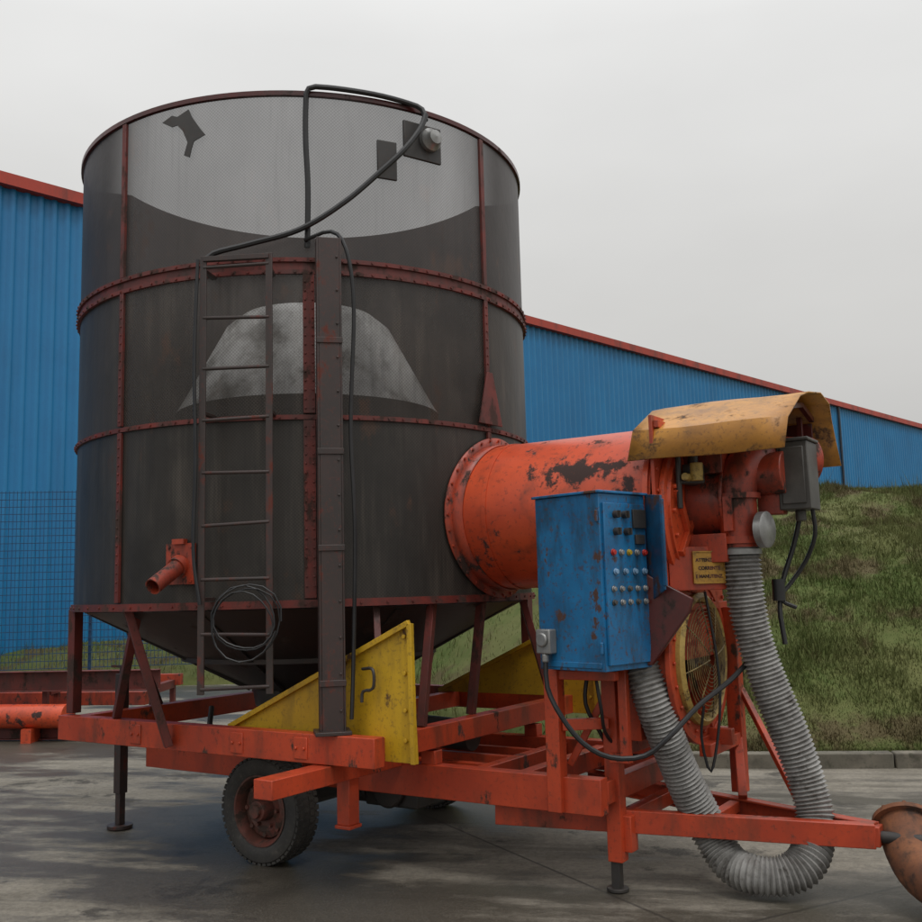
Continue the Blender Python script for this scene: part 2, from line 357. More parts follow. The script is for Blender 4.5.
for i in range(10): al=2*math.pi*i/10; b.cyl((3.22,.21*math.cos(al),zc+.21*math.sin(al)),(3.235,.21*math.cos(al),zc+.21*math.sin(al)),.011,seg=6)
b.done('burner_housing','redmid',D,bevel=.005)
b=B()
b.cyl((3.05,-.32,zc+.12),(3.05,-.1,zc+.12),.035,seg=16); b.box((3.08,-.26,zc+.15),(.1,.08,.1)); b.cyl((3.08,-.26,zc+.2),(3.08,-.26,zc+.28),.03,seg=12)
b.cyl((3.03,-.36,zc-.05),(3.03,-.36,zc+.30),.016,seg=10); b.cyl((3.03,-.36,zc+.1),(3.14,-.27,zc+.1),.016,seg=10)
b.done('gas_pipework','darkmetal',D,bevel=.003)
b=B(); b.cyl((3.12,-.32,zc+.10),(3.12,-.32,zc+.2),.035,seg=20); b.cyl((3.08,-.34,zc+.12),(3.08,-.40,zc+.12),.022,seg=16); b.done('gas_valve','guard',D,bevel=.003)
b=B(); ux,wx=3.27,-.1
b.cyl((ux,wx,1.84),(ux,wx,2.12),.104,seg=32); b.cyl((ux,wx,1.86),(ux,wx,1.90),.122,seg=32); b.cyl((ux,wx,2.11),(ux,wx,2.14),.126,seg=32)
el=[(ux,wx,2.12)]+[(ux+.16*(1-math.cos(a))*.75,wx+.2*(1-math.cos(a)),2.14+.2*math.sin(a)) for a in [rad(x) for x in range(0,91,9)]]+[(ux+.30,wx+.42,2.34)]
b.tube(el,[.104]+[.106+.03*i/10 for i in range(11)]+[.136],seg=32)
b.beam((ux-.02,wx-.12,1.93),(ux-.02,wx-.12,2.12),.02,.05)
b.done('intake_riser','redmid',D,label='grimy red intake elbow')
b=B(); b.cyl((3.30,.0,2.25),(3.52,.0,2.25),.12,seg=32); b.cyl((3.30,.0,2.25),(3.27,.0,2.25),.14,seg=32); b.box((3.42,.05,2.12),(.14,.1,.2)); b.done('blower','redmid',D,bevel=.006)
b=B(); b.box((3.56,.1,2.23),(.17,.22,.38)); b.box((3.56,.1,2.43),(.19,.24,.02)); b.cyl((3.56,.1,2.04),(3.56,.1,1.98),.03,seg=12); b.box((3.56,-.015,2.23),(.13,.012,.32)); b.done('motor_box','grey',D,bevel=.008,label='grey electric motor box')
b=B(); b.lathe([(0,0),(.10,0),(.10,.04),(.085,.05),(0,.05)],(3.40,-.14,1.93),(1,-.15,0),seg=32,closed=False); b.done('gauge','silver',D,label='round pressure gauge')
# hood: stiff folded sheet
b=B(); prof=[(-.52,2.33),(-.46,2.50),(-.12,2.665),(.10,2.715),(.32,2.735),(.50,2.70),(.61,2.62),(.67,2.50),(.69,2.34)]
va=[]; NU=6
for i in range(NU+1):
    u_=2.80+.86*i/NU; row=[]
    for j,(w_,z_) in enumerate(prof): row.append(b.bm.verts.new((u_+(.012*math.sin(j*1.7) if i in(0,NU) else 0),w_+.003*math.sin(i*1.1+j),z_+.004*math.sin(i*1.3+j*1.6)-.010*(i/NU))))
    va.append(row)
for i in range(NU):
    for j in range(len(prof)-1): b.bm.faces.new((va[i][j],va[i][j+1],va[i+1][j+1],va[i+1][j]))
b.done('hood','hood',D,solid=.008,sharp=22,label='stiff folded orange-yellow sheet metal rain hood')
b=B()
for u_ in (2.98,3.55):
    b.beam((u_,-.40,2.46),(u_,-.12,2.60),.03,.03); b.beam((u_,-.12,2.60),(u_,.3,2.67),.03,.03); b.beam((u_,.3,2.67),(u_,.54,2.61),.03,.03)
b.beam((3.5,.45,2.2),(3.5,.45,2.62),.03,.03); b.box((3.3,.54,2.38),(.50,.02,.42))
b.beam((2.97,.42,2.2),(3.5,.45,2.2),.03,.03)
b.done('hood_bracket','maroon',D,bevel=.002)
# fan
b=B(); fz=1.22
b.lathe([(.0,2.62),(.44,2.62),(.44,2.96),(.33,2.96),(.33,2.80),(0,2.80)],(0,0,fz),(1,0,0),seg=64,closed=False)
b.prism([(2.64,-.44,fz),(2.64,.44,fz),(2.64,.44,1.60),(2.64,-.44,1.60)],(.3,0,0))
b.prism([(2.66,-.42,.80),(2.66,.42,.80),(2.66,.44,fz-.02),(2.66,-.44,fz-.02)],(.10,0,0))
b.lathe([(.44,2.94),(.48,2.94),(.48,2.97),(.44,2.97)],(0,0,fz),(1,0,0),seg=64)
for i in range(20): al=2*math.pi*i/20; b.cyl((2.96,.41*math.cos(al),fz+.41*math.sin(al)),(2.975,.41*math.cos(al),fz+.41*math.sin(al)),.011,seg=6)
b.done('fan_housing','red',D,bevel=.003,sharp=30)
b=B()
for rr_ in [.05+.0215*i for i in range(13)]:
    b.lathe([(rr_+.0024*math.cos(a),3.0+.036*(1-(rr_/.33)**2)+.0024*math.sin(a)) for a in [rad(x) for x in range(0,360,60)]],(0,0,fz),(1,0,0),seg=48)
for i in range(8):
    al=rad(45*i+10); pts=[(3.0+.036*(1-(q/.33)**2),q*math.cos(al),fz+q*math.sin(al)) for q in (.04,.12,.2,.28,.345)]; b.tube(pts,.004,6)
fg=b.done('fan_guard','wire',D,label='round fine wire fan guard')
b=B(); b.lathe([(.325,2.955),(.375,2.955),(.375,2.985),(.350,3.005),(.325,2.985)],(0,0,fz),(1,0,0),seg=48); b.done('guard_rim','guard',fg)
b=B(); b.cyl((2.80,0,fz),(2.93,0,fz),.07,seg=24)
for i in range(7):
    al=rad(360/7*i); y=Vector((0,math.cos(al),math.sin(al))); x=Vector((0,-math.sin(al),math.cos(al)))
    o=Vector((2.87,0,fz)); b.prism([o+y*.05-x*.02+Vector((.03,0,0)),o+y*.30-x*.07+Vector((.04,0,0)),o+y*.31+x*.07-Vector((.04,0,0)),o+y*.05+x*.03-Vector((.03,0,0))],(.006,0,0))
b.done('fan_rotor','darkmetal',D)
b=B(); b.prism([(2.86,-.56,1.72),(3.13,-.52,1.57),(3.11,-.52,1.50),(2.90,-.56,1.22),(2.70,-.56,1.22),(2.70,-.56,1.72)],(0,.03,0)); b.beam((2.87,-.54,1.70),(2.90,-.42,1.66),.03,.03); b.done('chute','maroon',D,bevel=.006,label='dark glossy red angled shroud')
# sign
nd=Vector((math.cos(rad(-42)),math.sin(rad(-42)),0)); td=Vector((-nd.y,nd.x,0)); Rs=Rphi(-42)
P0=Vector((3.12,-.225,1.735))
b=B(); e1=P0-td*.11; e2=P0+td*.11
b.prism([(2.945,-.36,1.61),(e1.x,e1.y,1.61),(e2.x,e2.y,1.61),(2.945,.02,1.61)],(0,0,.24)); b.done('sign_bracket','red',D,bevel=.003)
sc_=P0+nd*.008
sg=B(); sg.box(sc_,(.008,.19,.17),Rs)
for s_ in (-1,1):
    sg.box(sc_+Rs@Vector((.003,.093*s_,0)),(.012,.008,.178),Rs); sg.box(sc_+Rs@Vector((.003,0,0))+Z*.086*s_,(.012,.178,.008),Rs)
sgo=sg.done('sign_plate','signy',D,bevel=.001,label='small framed orange-yellow warning plate with red lettering')
for i,tx in enumerate(("ATTENZIONE","CORRENTE","E MANUTENZ.")):
    cu=bpy.data.curves.new('lettering','FONT'); cu.body=tx; cu.size=.026; cu.align_x='CENTER'; cu.extrude=.0006; cu.offset=.0010
    to=bpy.data.objects.new('tmp',cu); link(to); dg=bpy.context.evaluated_depsgraph_get(); me=bpy.data.meshes.new_from_object(to.evaluated_get(dg)); bpy.data.objects.remove(to)
    ob=link(bpy.data.objects.new('lettering',me)); me.materials.clear(); me.materials.append(M['maroon'])
    ydir=Rs@Vector((0,1,0)); mt=Matrix((ydir,Z,nd)).transposed().to_4x4(); mt.translation=sc_+nd*.0055+Z*(.032-.045*i)
    ob.parent=sgo; ob.matrix_local=mt
# corrugated hose
hp=resample(catmull([(3.27,-.1,1.86),(3.275,-.09,1.6),(3.30,-.06,1.35),(3.36,-.02,1.08),(3.44,.02,.82),(3.51,.05,.55),(3.545,.02,.35),(3.52,-.1,.19),(3.42,-.18,.125),(3.28,-.22,.12),(3.15,-.19,.145),(3.05,-.16,.25),(2.98,-.18,.40),(2.93,-.24,.56),(2.88,-.34,.80),(2.84,-.42,1.02),(2.80,-.44,1.18),(2.76,-.42,1.34)],.01),.006)
b=B(); rr_=[.096+.009*math.cos(i*2*math.pi/4)+.003*math.sin(i*.05) for i in range(len(hp))]; b.tube(hp,rr_,seg=24); b.done('ribbed_hose','hose',D,sharp=80,label='thick grey ribbed hose looping to the ground')
b=B(); b.lathe([(.106,0),(.114,0),(.114,.03),(.106,.03)],(3.27,-.1,1.80),Z,seg=32); b.done('hose_clamp','silver',D)
# control cabinet, turned a little on its stand
u1,w0,zb,zt=2.79,-.90,1.21,2.13; u0=u1-.45; w1=w0+.39
PV=Vector((u1,w0,0)); CA=rad(-14)
def done_c(b,name,mat,parent=None,**k): return b.done(name,mat,parent,shift=PV,**k)
b=B(); b.box(((u0+u1)/2,(w0+w1)/2,(zb+zt)/2),(u1-u0,w1-w0,zt-zb))
b.box(((u0+u1)/2,(w0+w1)/2,zt+.008),(u1-u0+.03,w1-w0+.03,.014)); 
b.box(((u0+u1)/2,w0-.003,zb+.03),(u1-u0-.04,.006,.03))
for z in (zb+.12,zt-.12): b.cyl((u1-.01,w0-.012,z-.03),(u1-.01,w0-.012,z+.03),.01,seg=10)
cb=done_c(b,'control_cabinet','blue',D,bevel=.006,label='scuffed blue electrical control cabinet'); cb.location=PV; cb.rotation_euler=(0,0,CA)
b=B(); b.box((u1+.008,(w0+w1)/2,(zb+zt)/2-.01),(.016,w1-w0-.04,zt-zb-.08)); done_c(b,'cabinet_door','blue',cb,bevel=.003)
b=B(); b.prism([(u1,w1+.004,1.55),(u1+.15,w1-.06,1.62),(u1+.15,w1-.06,2.12),(u1,w1+.004,2.14)],(.006,.010,0)); b.beam((u1+.155,w1-.055,1.64),(u1+.155,w1-.055,2.10),.018,.018); done_c(b,'side_flap','bluedark',cb,bevel=.002,label='dark blue flap flaring from the cabinet side')
def wm(w): return w0+.02+(w+.86)*(w1-w0-.02)/.50
b=B(); b.box((u1+.022,wm(-.47),2.0),(.012,.11,.10)); done_c(b,'meter','darkmetal',cb,bevel=.002)
b=B(); b.box((u1+.022,wm(-.47),1.89),(.012,.08,.05)); done_c(b,'meter','darkmetal',cb,bevel=.002)
for w_,z_ in ((-.74,2.02),(-.64,2.02),(-.74,1.93),(-.62,1.93)):
    w_=wm(w_); b=B(); b.cyl((u1+.016,w_,z_),(u1+.045,w_,z_),.020,seg=20); b.box((u1+.05,w_,z_),(.014,.008,.036)); done_c(b,'selector_knob','darkmetal',cb)
def btn(w_,z_,mt,r=.018):
    w_=wm(w_); b=B(); b.cyl((u1+.016,w_,z_),(u1+.024,w_,z_),r*1.35,seg=16); b.cyl((u1+.024,w_,z_),(u1+.034,w_,z_),r,seg=16); done_c(b,'push_button',mt,cb,bevel=.002)
for w_,mt in ((-.78,'button_red'),(-.69,'silver'),(-.60,'button_yellow'),(-.51,'silver'),(-.42,'button_red')): btn(w_,1.82,mt,.013)
for w_ in (-.76,-.65,-.54,-.43): btn(w_,1.72,'button_blue',.013)
for z_ in (1.63,1.56):
    for i in range(5): btn(-.79+.09*i,z_,'silver' if (i+int(z_*100))%3 else 'grey',.012)
us=u1-.375
b=B(); b.box((us,w0-.03,1.36),(.10,.06,.13)); b.cyl((us,w0-.06,1.37),(us,w0-.075,1.37),.038,seg=24); b.cyl((us,w0-.04,1.295),(us,w0-.04,1.25),.02,seg=12); done_c(b,'socket','silver',cb,bevel=.008,label='grey-white plug socket')
so_=PV+Matrix.Rotation(CA,3,'Z')@Vector((-.375,-.04,0))
cab([(so_.x,so_.y,1.26),(so_.x+.01,so_.y-.01,1.12),(2.50,-.86,.98),(2.60,-.82,.84),(2.72,-.74,.76),(2.86,-.62,.76),(2.98,-.55,.86),(3.08,-.38,1.0),(3.2,-.2,1.12),(3.28,0.02,1.25)],.014)
cab([(3.62,.12,2.05),(3.62,.14,1.9),(3.55,.16,1.75),(3.46,.12,1.62),(3.42,.06,1.55),(3.5,.1,1.5)],.012)
cab([(3.55,.14,2.03),(3.5,.14,1.85),(3.44,.1,1.66),(3.42,.06,1.5),(3.44,.05,1.3)],.014)
cab([(3.05,-.22,.98),(3.02,-.2,.8),(3.05,-.16,.62),(3.1,-.12,.9),(3.1,-.1,1.2),(3.05,-.1,1.6)],.008)
cab([(2.5,-.5,1.21),(2.48,-.52,1.0),(2.55,-.45,.8),(2.5,-.3,.66)],.012)
cab([(2.58,-.6,1.21),(2.62,-.62,1.0),(2.6,-.5,.82),(2.7,-.3,.7),(2.9,0,.8)],.010)
b=B(); b.cyl((3.42,.06,1.66),(3.42,.06,1.54),.035,seg=16); b.done('plug','black',D)
b=B(); cpts=[]
for i in range(70):
    a=i*.36; rr1=.165+.030*math.sin(i*.21+1)+.01*math.sin(i*.9); cc=cp(-59.5,1.87,1.50); t=Rphi(-60)@Vector((0,1,0)); cpts.append(cc+t*(rr1*math.cos(a)*1.08+.012*math.sin(i*.13))+Z*(rr1*1.1*math.sin(a))+cp(-60,.012*math.sin(i*.31),0))
b.tube([Matrix.Rotation(ANG,3,'Z')@p+C for p in cpts],.005,6)
top(b.done('coiled_cable','black'),'thin black cable coil hanging on the steel ladder','cable')

# chassis
b=B()
b.beam((-1.10,-1.28,.79),(1.62,-1.28,.79),.09,.16)
b.beam((-1.05,1.28,.79),(1.55,1.28,.79),.09,.16)
b.beam((-1.06,-1.23,.785),(-1.06,1.23,.785),.10,.14)
b.beam((1.50,-1.23,.785),(1.50,1.23,.785),.10,.13)
b.beam((.45,-1.23,.78),(.45,1.23,.78),.08,.12)
for s_ in (-1,1):
    b.beam((-1.0,.62*s_,.53),(2.62,.62*s_,.53),.09,.19)
    b.box((-.9,.62*s_,.665),(.1,.08,.08)); b.box((1.5,.62*s_,.665),(.1,.08,.08)); b.box((.45,.62*s_,.665),(.1,.08,.08))
for u_ in (-.85,.1,.95,1.75,2.05,2.58): b.beam((u_,-.575,.54),(u_,.575,.54),.08,.12)
for w_ in (-.3,0,.3): b.beam((.99,w_,.56),(1.71,w_,.56),.05,.06)
b.beam((1.25,-.67,.655),(1.25,-1.78,.655),.13,.10)
b.box((1.25,-1.10,.50),(.09,.09,.30)); b.box((1.25,-1.10,.34),(.11,.11,.02))
for u_ in (-.3,.6,1.1): 
    b.box((u_,-1.329,.79),(.10,.008,.12))
    for q in (-.03,.03): b.cyl((u_+q,-1.33,.79),(u_+q,-1.343,.79),.01,seg=6)
b.done('chassis_frame','red',D,bevel=.005,label='orange-red welded steel trailer frame')
b=B()
for s_ in (-1,1):
    b.channel((1.92,.60*s_,.375),(3.86,.045*s_,.335),.06,.12,side=-s_)
b.beam((2.62,-.36,.375),(2.62,.36,.375),.07,.08); b.beam((3.05,-.2,.37),(3.05,.2,.37),.06,.06)
b.box((3.80,0,.335),(.16,.10,.10))
b.done('drawbar','red',D,bevel=.004)
b=B(); b.cyl((3.87,0,.33),(4.22,0,.33),.030,seg=20); b.lathe([(.055+.02*math.cos(a),.02*math.sin(a)) for a in [rad(x) for x in range(0,360,45)]],(4.29,0,.33),Z,seg=32); b.done('tow_eye','darkmetal',D)
b=B()
for (u_,w_,z0,z1) in ((2.36,-.66,.44,1.20),(2.60,-.44,.16,1.2),(2.36,.6,.63,1.7),(3.0,.47,.4,1.50),(2.62,.47,.45,1.75)):
    b.box((u_,w_,(z0+z1)/2),(.085,.085,z1-z0))
b.beam((2.36,-.66,1.17),(2.74,-.66,1.17),.05,.05); b.beam((2.40,-.66,.9),(2.60,-.5,.9),.05,.06); b.beam((2.6,-.4,.74),(2.6,.45,.74),.07,.07); b.beam((3.0,-.1,.72),(3.0,.43,.72),.07,.07)
b.beam((2.66,.47,.74),(2.96,.47,.74),.06,.07)
b.beam((2.64,-.40,.21),(2.64,-.40,.40),.09,.09)
b.beam((3.03,.5,1.0),(3.45,.12,.42),.035,.035); b.beam((3.0,.47,.75),(3.1,.2,.42),.05,.05)
b.beam((2.36,-.5,.66),(2.62,-.42,1.15),.04,.04)
b.beam((2.72,-.54,.70),(2.72,-.54,1.20),.05,.05); b.beam((2.62,-.52,.72),(2.74,-.52,.72),.05,.05)
b.beam((2.95,.1,.73),(2.95,.1,.82),.05,.3)
b.done('equipment_stand','red',D,bevel=.004)
def strut(p,q,a,c_):
    b=B(); b.beam(p,q,a,c_); b.done('strut','reddark',D,bevel=.003)
strut((-1.05,-1.24,.88),(-1.05,-1.24,1.58),.07,.07); strut((-1.05,1.24,.88),(-1.05,1.24,1.58),.07,.07); strut((1.15,1.2,.88),(1.15,1.2,1.58),.07,.07)
strut((-.08,-1.58,1.58),(.05,-1.36,.74),.06,.05); strut((-.08,-1.50,1.58),(-.55,-1.28,.87),.05,.05)
strut(cp(-3.3,1.55,1.58),(1.45,-.1,.85),.05,.05); strut(cp(-20,1.56,1.58),(1.5,-.72,.85),.05,.05); strut(cp(-34,1.56,1.58),(1.5,-1.1,.85),.04,.04)
strut(cp(30,1.56,1.58),(1.5,.9,.85),.05,.05); strut(cp(86,1.56,1.58),(.1,1.28,.87),.05,.05); strut(cp(150,1.56,1.58),(-1.06,.5,.85),.05,.05); strut(cp(200,1.56,1.58),(-1.06,-.5,.85),.05,.05)
for s_,lb in ((-1,'yellow triangular side guard panel'),(1,'grimy yellow triangular side guard panel')):
    b=B(); w_=1.14*s_
    b.prism([(.36,w_,.84),(1.74,w_,1.47),(1.77,w_,.72),(1.55,w_,.72),(1.5,w_,.84)],(0,.012,0))
    b.beam((.36,w_-.012,.85),(1.74,w_-.012,1.475),.03,.03,up=Vector((0,1,0))); b.beam((1.755,w_-.012,.72),(1.745,w_-.012,1.47),.03,.03,up=Vector((0,1,0)))
    for q in (.84,1.0,1.2,1.4): b.cyl((1.70,w_-.002,q),(1.70,w_-.016,q),.012,seg=8)
    b.done('guard_panel','yellow',D,bevel=.002,label=lb)
b=B(); b.tube(catmull([(1.42,-1.165,1.22),(1.52,-1.2,1.22),(1.52,-1.2,1.12),(1.45,-1.2,1.10),(1.44,-1.2,1.04)],.02),.009,8); b.done('latch_handle','darkmetal',D)
def leg(u_,w_,z1,wd=.07):
    b=B(); b.box((u_,w_,(z1+.25)/2),(wd,wd,z1-.25)); b.box((u_,w_,.16),(wd*.72,wd*.72,.26)); b.cyl((u_,w_,.005),(u_,w_,.03),.09,seg=24); b.cyl((u_,w_,z1-.02),(u_,w_,z1+.06),.02,seg=12); b.beam((u_-.12,w_,z1+.05),(u_+.06,w_,z1+.05),.02,.02); b.done('support_leg','mast',D,bevel=.003)
leg(-1.18,-.74,1.10); leg(-1.18,.74,1.10)
b=B(); b.box((2.59,-.44,.10),(.05,.05,.16)); b.cyl((2.59,-.44,.004),(2.59,-.44,.022),.06,seg=24); b.done('support_leg','darkmetal',D,bevel=.003)
b=B(); b.cyl((.45,-.80,.33),(.45,.80,.33),.05,seg=20); b.box((.45,-.62,.39),(.3,.06,.09)); b.box((.45,.62,.39),(.3,.06,.09)); b.box((.45,0,.33),(.09,1.1,.09)); b.done('axle','darkmetal',D,bevel=.004)
def wheel(u_,w_,side):
    b=B(); b.cyl((0,-.02*side,0),(0,.115*side,0),.075,.06,seg=24); b.cyl((0,.115*side,0),(0,.14*side,0),.04,seg=16)
    wh=b.done('wheel','rustrim',D,bevel=.003,label='small trailer wheel with rusty red hub'); wh.location=(u_,w_,.325)
    b=B(); hw=.105
    prof=[(.20,-hw*.75),(.235,-hw*.95),(.275,-hw),(.305,-hw*.92),(.320,-hw*.72),(.325,-hw*.4),(.325,hw*.4),(.320,hw*.72),(.305,hw*.92),(.275,hw),(.235,hw*.95),(.20,hw*.75)]
    b.lathe(prof,(0,0,0),(0,1,0),seg=72)
    for i in range(48):
        a=2*math.pi*i/48
        for j,yy in enumerate((-.075,-.025,.025,.075)):
            aa=a+(.065 if j%2 else 0); R=Matrix.Rotation(-aa,3,'Y'); b.box(R@Vector((.324 if abs(yy)<.05 else .318,yy,0)),(.014,.036,.028),R)
    b.done('tyre','rubber',wh,bevel=0,sharp=30)
    b=B(); s=side
    b.lathe([(.203,-.08),(.215,-.095),(.203,-.095),(.185,-.06),(.18,.0),(.185,.06),(.203,.095),(.215,.095),(.203,.08)],(0,0,0),(0,1,0),seg=48)
    b.lathe([(.183,.0*s),(.17,.03*s),(.13,.045*s),(.10,.03*s),(.075,.03*s),(.0,.03*s)],(0,0,0),(0,1,0),seg=48,closed=False)
    for i in range(6): a=math.pi*2*i/6; b.cyl((.105*math.cos(a),.03*s,.105*math.sin(a)),(.105*math.cos(a),.06*s,.105*math.sin(a)),.013,seg=6)
    for i in range(8): a=math.pi*2*i/8; b.cyl((.15*math.cos(a),.035*s,.15*math.sin(a)),(.15*math.cos(a),.05*s,.15*math.sin(a)),.016,.014,seg=10)
    b.done('rim','rustrim',wh,sharp=30)
wheel(.45,-.90,-1); wheel(.45,.90,1)
b=B(); b.cyl((-.2,0,.76),(1.4,0,.70),.10,seg=24); b.box((.0,0,.72),(.35,.35,.12)); b.tube(catmull([(-.5,-.5,.86),(-.4,-.6,.72),(-.3,-.55,.68),(-.2,-.4,.74)],.03),.02,8); b.done('bottom_auger','darkmetal',D,bevel=.004)
b=B(); b.box((1.0,-.2,.38),(.42,.34,.20)); b.cyl((.75,-.25,.36),(.6,-.25,.36),.09,seg=20); b.cyl((1.22,-.1,.38),(2.0,-.05,.42),.035,seg=16); b.cyl((1.0,-.42,.40),(1.0,-.37,.40),.12,seg=28); b.box((1.6,.1,.45),(.25,.3,.12)); b.done('gearbox','darkmetal',D,bevel=.012)

# ---------------------------------------------------------------- setting
def groundmat():
    m,nt,n,l=newmat('wet_concrete')
    tc=n.new('ShaderNodeTexCoord'); v=tc.outputs['Object']
    rt_=n.new('ShaderNodeMapping'); rt_.inputs['Rotation'].default_value=(0,0,rad(12)); l.new(v,rt_.inputs['Vector']); v2=rt_.outputs[0]
    f1,r1=noise_mask(nt,v2,.6,.44,.54,detail=10,rough=.66,stretch=(.55,1.6,1),off=4)
    f2,_=noise_mask(nt,v,1.6,.40,.70,detail=10,rough=.7,off=8)
    f3,r3=noise_mask(nt,v,26,.38,.70,detail=10,rough=.8,off=1)
    f4,_=noise_mask(nt,v,1.1,.56,.63,detail=9,rough=.7,off=14)
    f5,_=noise_mask(nt,v2,2.2,.47,.72,detail=9,stretch=(.25,2.2,1),off=19)
    f6,_=noise_mask(nt,v,90,.52,.62,detail=3,off=29)
    c=mix(nt,f2,(.26,.235,.19),(.16,.142,.11))
    c=mix(nt,mth(nt,'MULTIPLY',f5,.75),c,(.075,.064,.048)); c=mix(nt,mth(nt,'MULTIPLY',f1,.85),c,(.046,.039,.030))
    c=mix(nt,mth(nt,'MULTIPLY',f4,.85),c,(.028,.024,.019))
    c=mix(nt,mth(nt,'MULTIPLY',f3,.5),c,(.042,.036,.029))
    c=mix(nt,mth(nt,'MULTIPLY',f6,.22),c,(.30,.28,.24))
    br=n.new('ShaderNodeTexBrick'); mp=n.new('ShaderNodeMapping'); mp.inputs['Rotation'].default_value=(0,0,rad(-28)); mp.inputs['Location'].default_value=(1.2,.6,0); l.new(v,mp.inputs['Vector']); l.new(mp.outputs[0],br.inputs['Vector'])
    br.offset=0; br.inputs['Scale'].default_value=1; br.inputs['Brick Width'].default_value=4.5; br.inputs['Row Height'].default_value=4.5; br.inputs['Mortar Size'].default_value=.012; br.inputs['Mortar Smooth'].default_value=.4
    c=mix(nt,mth(nt,'MULTIPLY',br.outputs['Fac'],.7),c,(.03,.027,.024))
    b=n.new('ShaderNodeBsdfPrincipled'); l.new(c,b.inputs['Base Color']); b.inputs['Specular IOR Level'].default_value=.45
    rr=n.new('ShaderNodeMapRange'); rr.inputs['To Min'].default_value=.85; rr.inputs['To Max'].default_value=.33; l.new(f1,rr.inputs['Value']); l.new(rr.outputs[0],b.inputs['Roughness'])
    bp=n.new('ShaderNodeBump'); bp.inputs['Strength'].default_value=.7; bp.inputs['Distance'].default_value=.010; l.new(r3,bp.inputs['Height']); l.new(bp.outputs[0],b.inputs['Normal'])
    o=n.new('ShaderNodeOutputMaterial'); l.new(b.outputs[0],o.inputs[0]); return m
M['ground']=groundmat()
b=B(); b.bm.faces.new([b.bm.verts.new(p) for p in ((-400,-400,0),(400,-400,0),(400,400,0),(-400,400,0))]); g=b.done('ground','ground'); g['kind']='structure'
def sst(a,b_,x): t=max(0,min(1,(x-a)/(b_-a))); return t*t*(3-2*t)
def yedge(x):
    right=9.3-.13*(x-2.2)
    t=sst(-4.5,2.2,x); return 19.0*(1-t)+right*t if x<2.2 else right
def hgt(x,y):
    d=y-yedge(x); Hm=.62+2.35*sst(-3,5,x)
    if d<0: return -.25
    L_=2.6+5.0*sst(-3,4,x); s=min(d/L_,1)
    h=.09+Hm*math.sin(s*math.pi/2)
    h+=(noise.noise(Vector((x*.5,y*.5,0)))*.20+noise.noise(Vector((x*1.8,y*1.8,3)))*.09+noise.noise(Vector((x*4,y*4,3)))*.03)*min(1,d/1.5)
    return h
def grassmat():
    m,nt,n,l=newmat('rough_grass')
    tc=n.new('ShaderNodeTexCoord'); v=tc.outputs['Object']
    f1,_=noise_mask(nt,v,.6,.38,.62,off=2); f2,_=noise_mask(nt,v,1.3,.48,.62,detail=10,off=6); f3,_=noise_mask(nt,v,12,.35,.7,off=9)
    c=mix(nt,f1,(.062,.092,.020),(.098,.105,.034)); c=mix(nt,mth(nt,'MULTIPLY',f3,.5),c,(.125,.130,.045)); c=mix(nt,mth(nt,'MULTIPLY',f2,.85),c,(.080,.058,.028))
    b=n.new('ShaderNodeBsdfPrincipled'); l.new(c,b.inputs['Base Color']); b.inputs['Roughness'].default_value=.8; b.inputs['Specular IOR Level'].default_value=.2
    o=n.new('ShaderNodeOutputMaterial'); l.new(b.outputs[0],o.inputs[0]); return m
M['grass']=grassmat()
xs=np.concatenate([np.arange(-60,-16,2.),np.arange(-16,1,.3),np.arange(1,12,.15),np.arange(12,18,.3),np.arange(18,90,2.)])
b=B(); grid=[]
ds=np.concatenate([np.arange(-.05,9,.15),np.arange(9,12,.3),np.arange(12,90,3.)])
for x in xs:
    grid.append([b.bm.verts.new((x,yedge(x)+d,hgt(x,yedge(x)+d))) for d in ds])
for i in range(len(xs)-1):
    for j in range(len(ds)-1): b.bm.faces.new((grid[i][j],grid[i+1][j],grid[i+1][j+1],grid[i][j+1]))
o=b.done('grass_bank','grass',sharp=180); o['kind']='structure'
def blades(n,x0,x1,d0,d1,h0,h1,seed,lean=.35,wlo=.003,whi=.007):
    rs=np.random.RandomState(seed); X=rs.uniform(x0,x1,n); Dd=d0+(d1-d0)*rs.uniform(0,1,n)**1.25
    V=np.zeros((n*3,3),dtype=np.float32)
    for i in range(n):
        x=X[i]; y=yedge(x)+Dd[i]; z=hgt(x,y); cl=noise.noise(Vector((x*1.1,y*1.1,5)))+.8*noise.noise(Vector((x*3.5,y*3.5,9)))
        h=rs.uniform(h0,h1)*max(.3,1+1.3*cl); a=rs.uniform(0,6.283); w=rs.uniform(wlo,whi); dx,dy=math.cos(a)*w,math.sin(a)*w; lx,ly=rs.normal(0,h*lean,2)
        V[3*i]=(x-dx,y-dy,z-.01); V[3*i+1]=(x+dx,y+dy,z-.01); V[3*i+2]=(x+lx,y+ly,z+h)
    return V
Vs=np.concatenate([blades(260000,1.5,10.5,.03,7.5,.02,.075,1),blades(3000,1.8,10,.1,7.5,.12,.24,5,.3,.004,.009),blades(25000,-15,1.5,.03,6,.05,.13,2)])
nf=len(Vs)//3; me=bpy.data.meshes.new('grass_blades'); me.vertices.add(len(Vs)); me.vertices.foreach_set('co',Vs.ravel()); me.loops.add(nf*3); me.loops.foreach_set('vertex_index',np.arange(nf*3,dtype=np.int32)); me.polygons.add(nf); me.polygons.foreach_set('loop_start',np.arange(0,nf*3,3,dtype=np.int32)); me.update(); me.validate()
go=link(bpy.data.objects.new('grass',me)); go['kind']='stuff'; me.materials.append(M['grass'])
M['kerb']=worn('kerb_concrete',(.18,.16,.125),(.12,.11,.085),(.06,.06,.04),.56,.68,3,.8,streak=False)
b=B(); x=1.0
while x<16:
    x2=x+.91; p1=Vector((x+.006,yedge(x)-.02,.06)); p2=Vector((x2-.006,yedge(x2)-.02,.06)); b.beam(p1,p2,.15,.14); x=x2
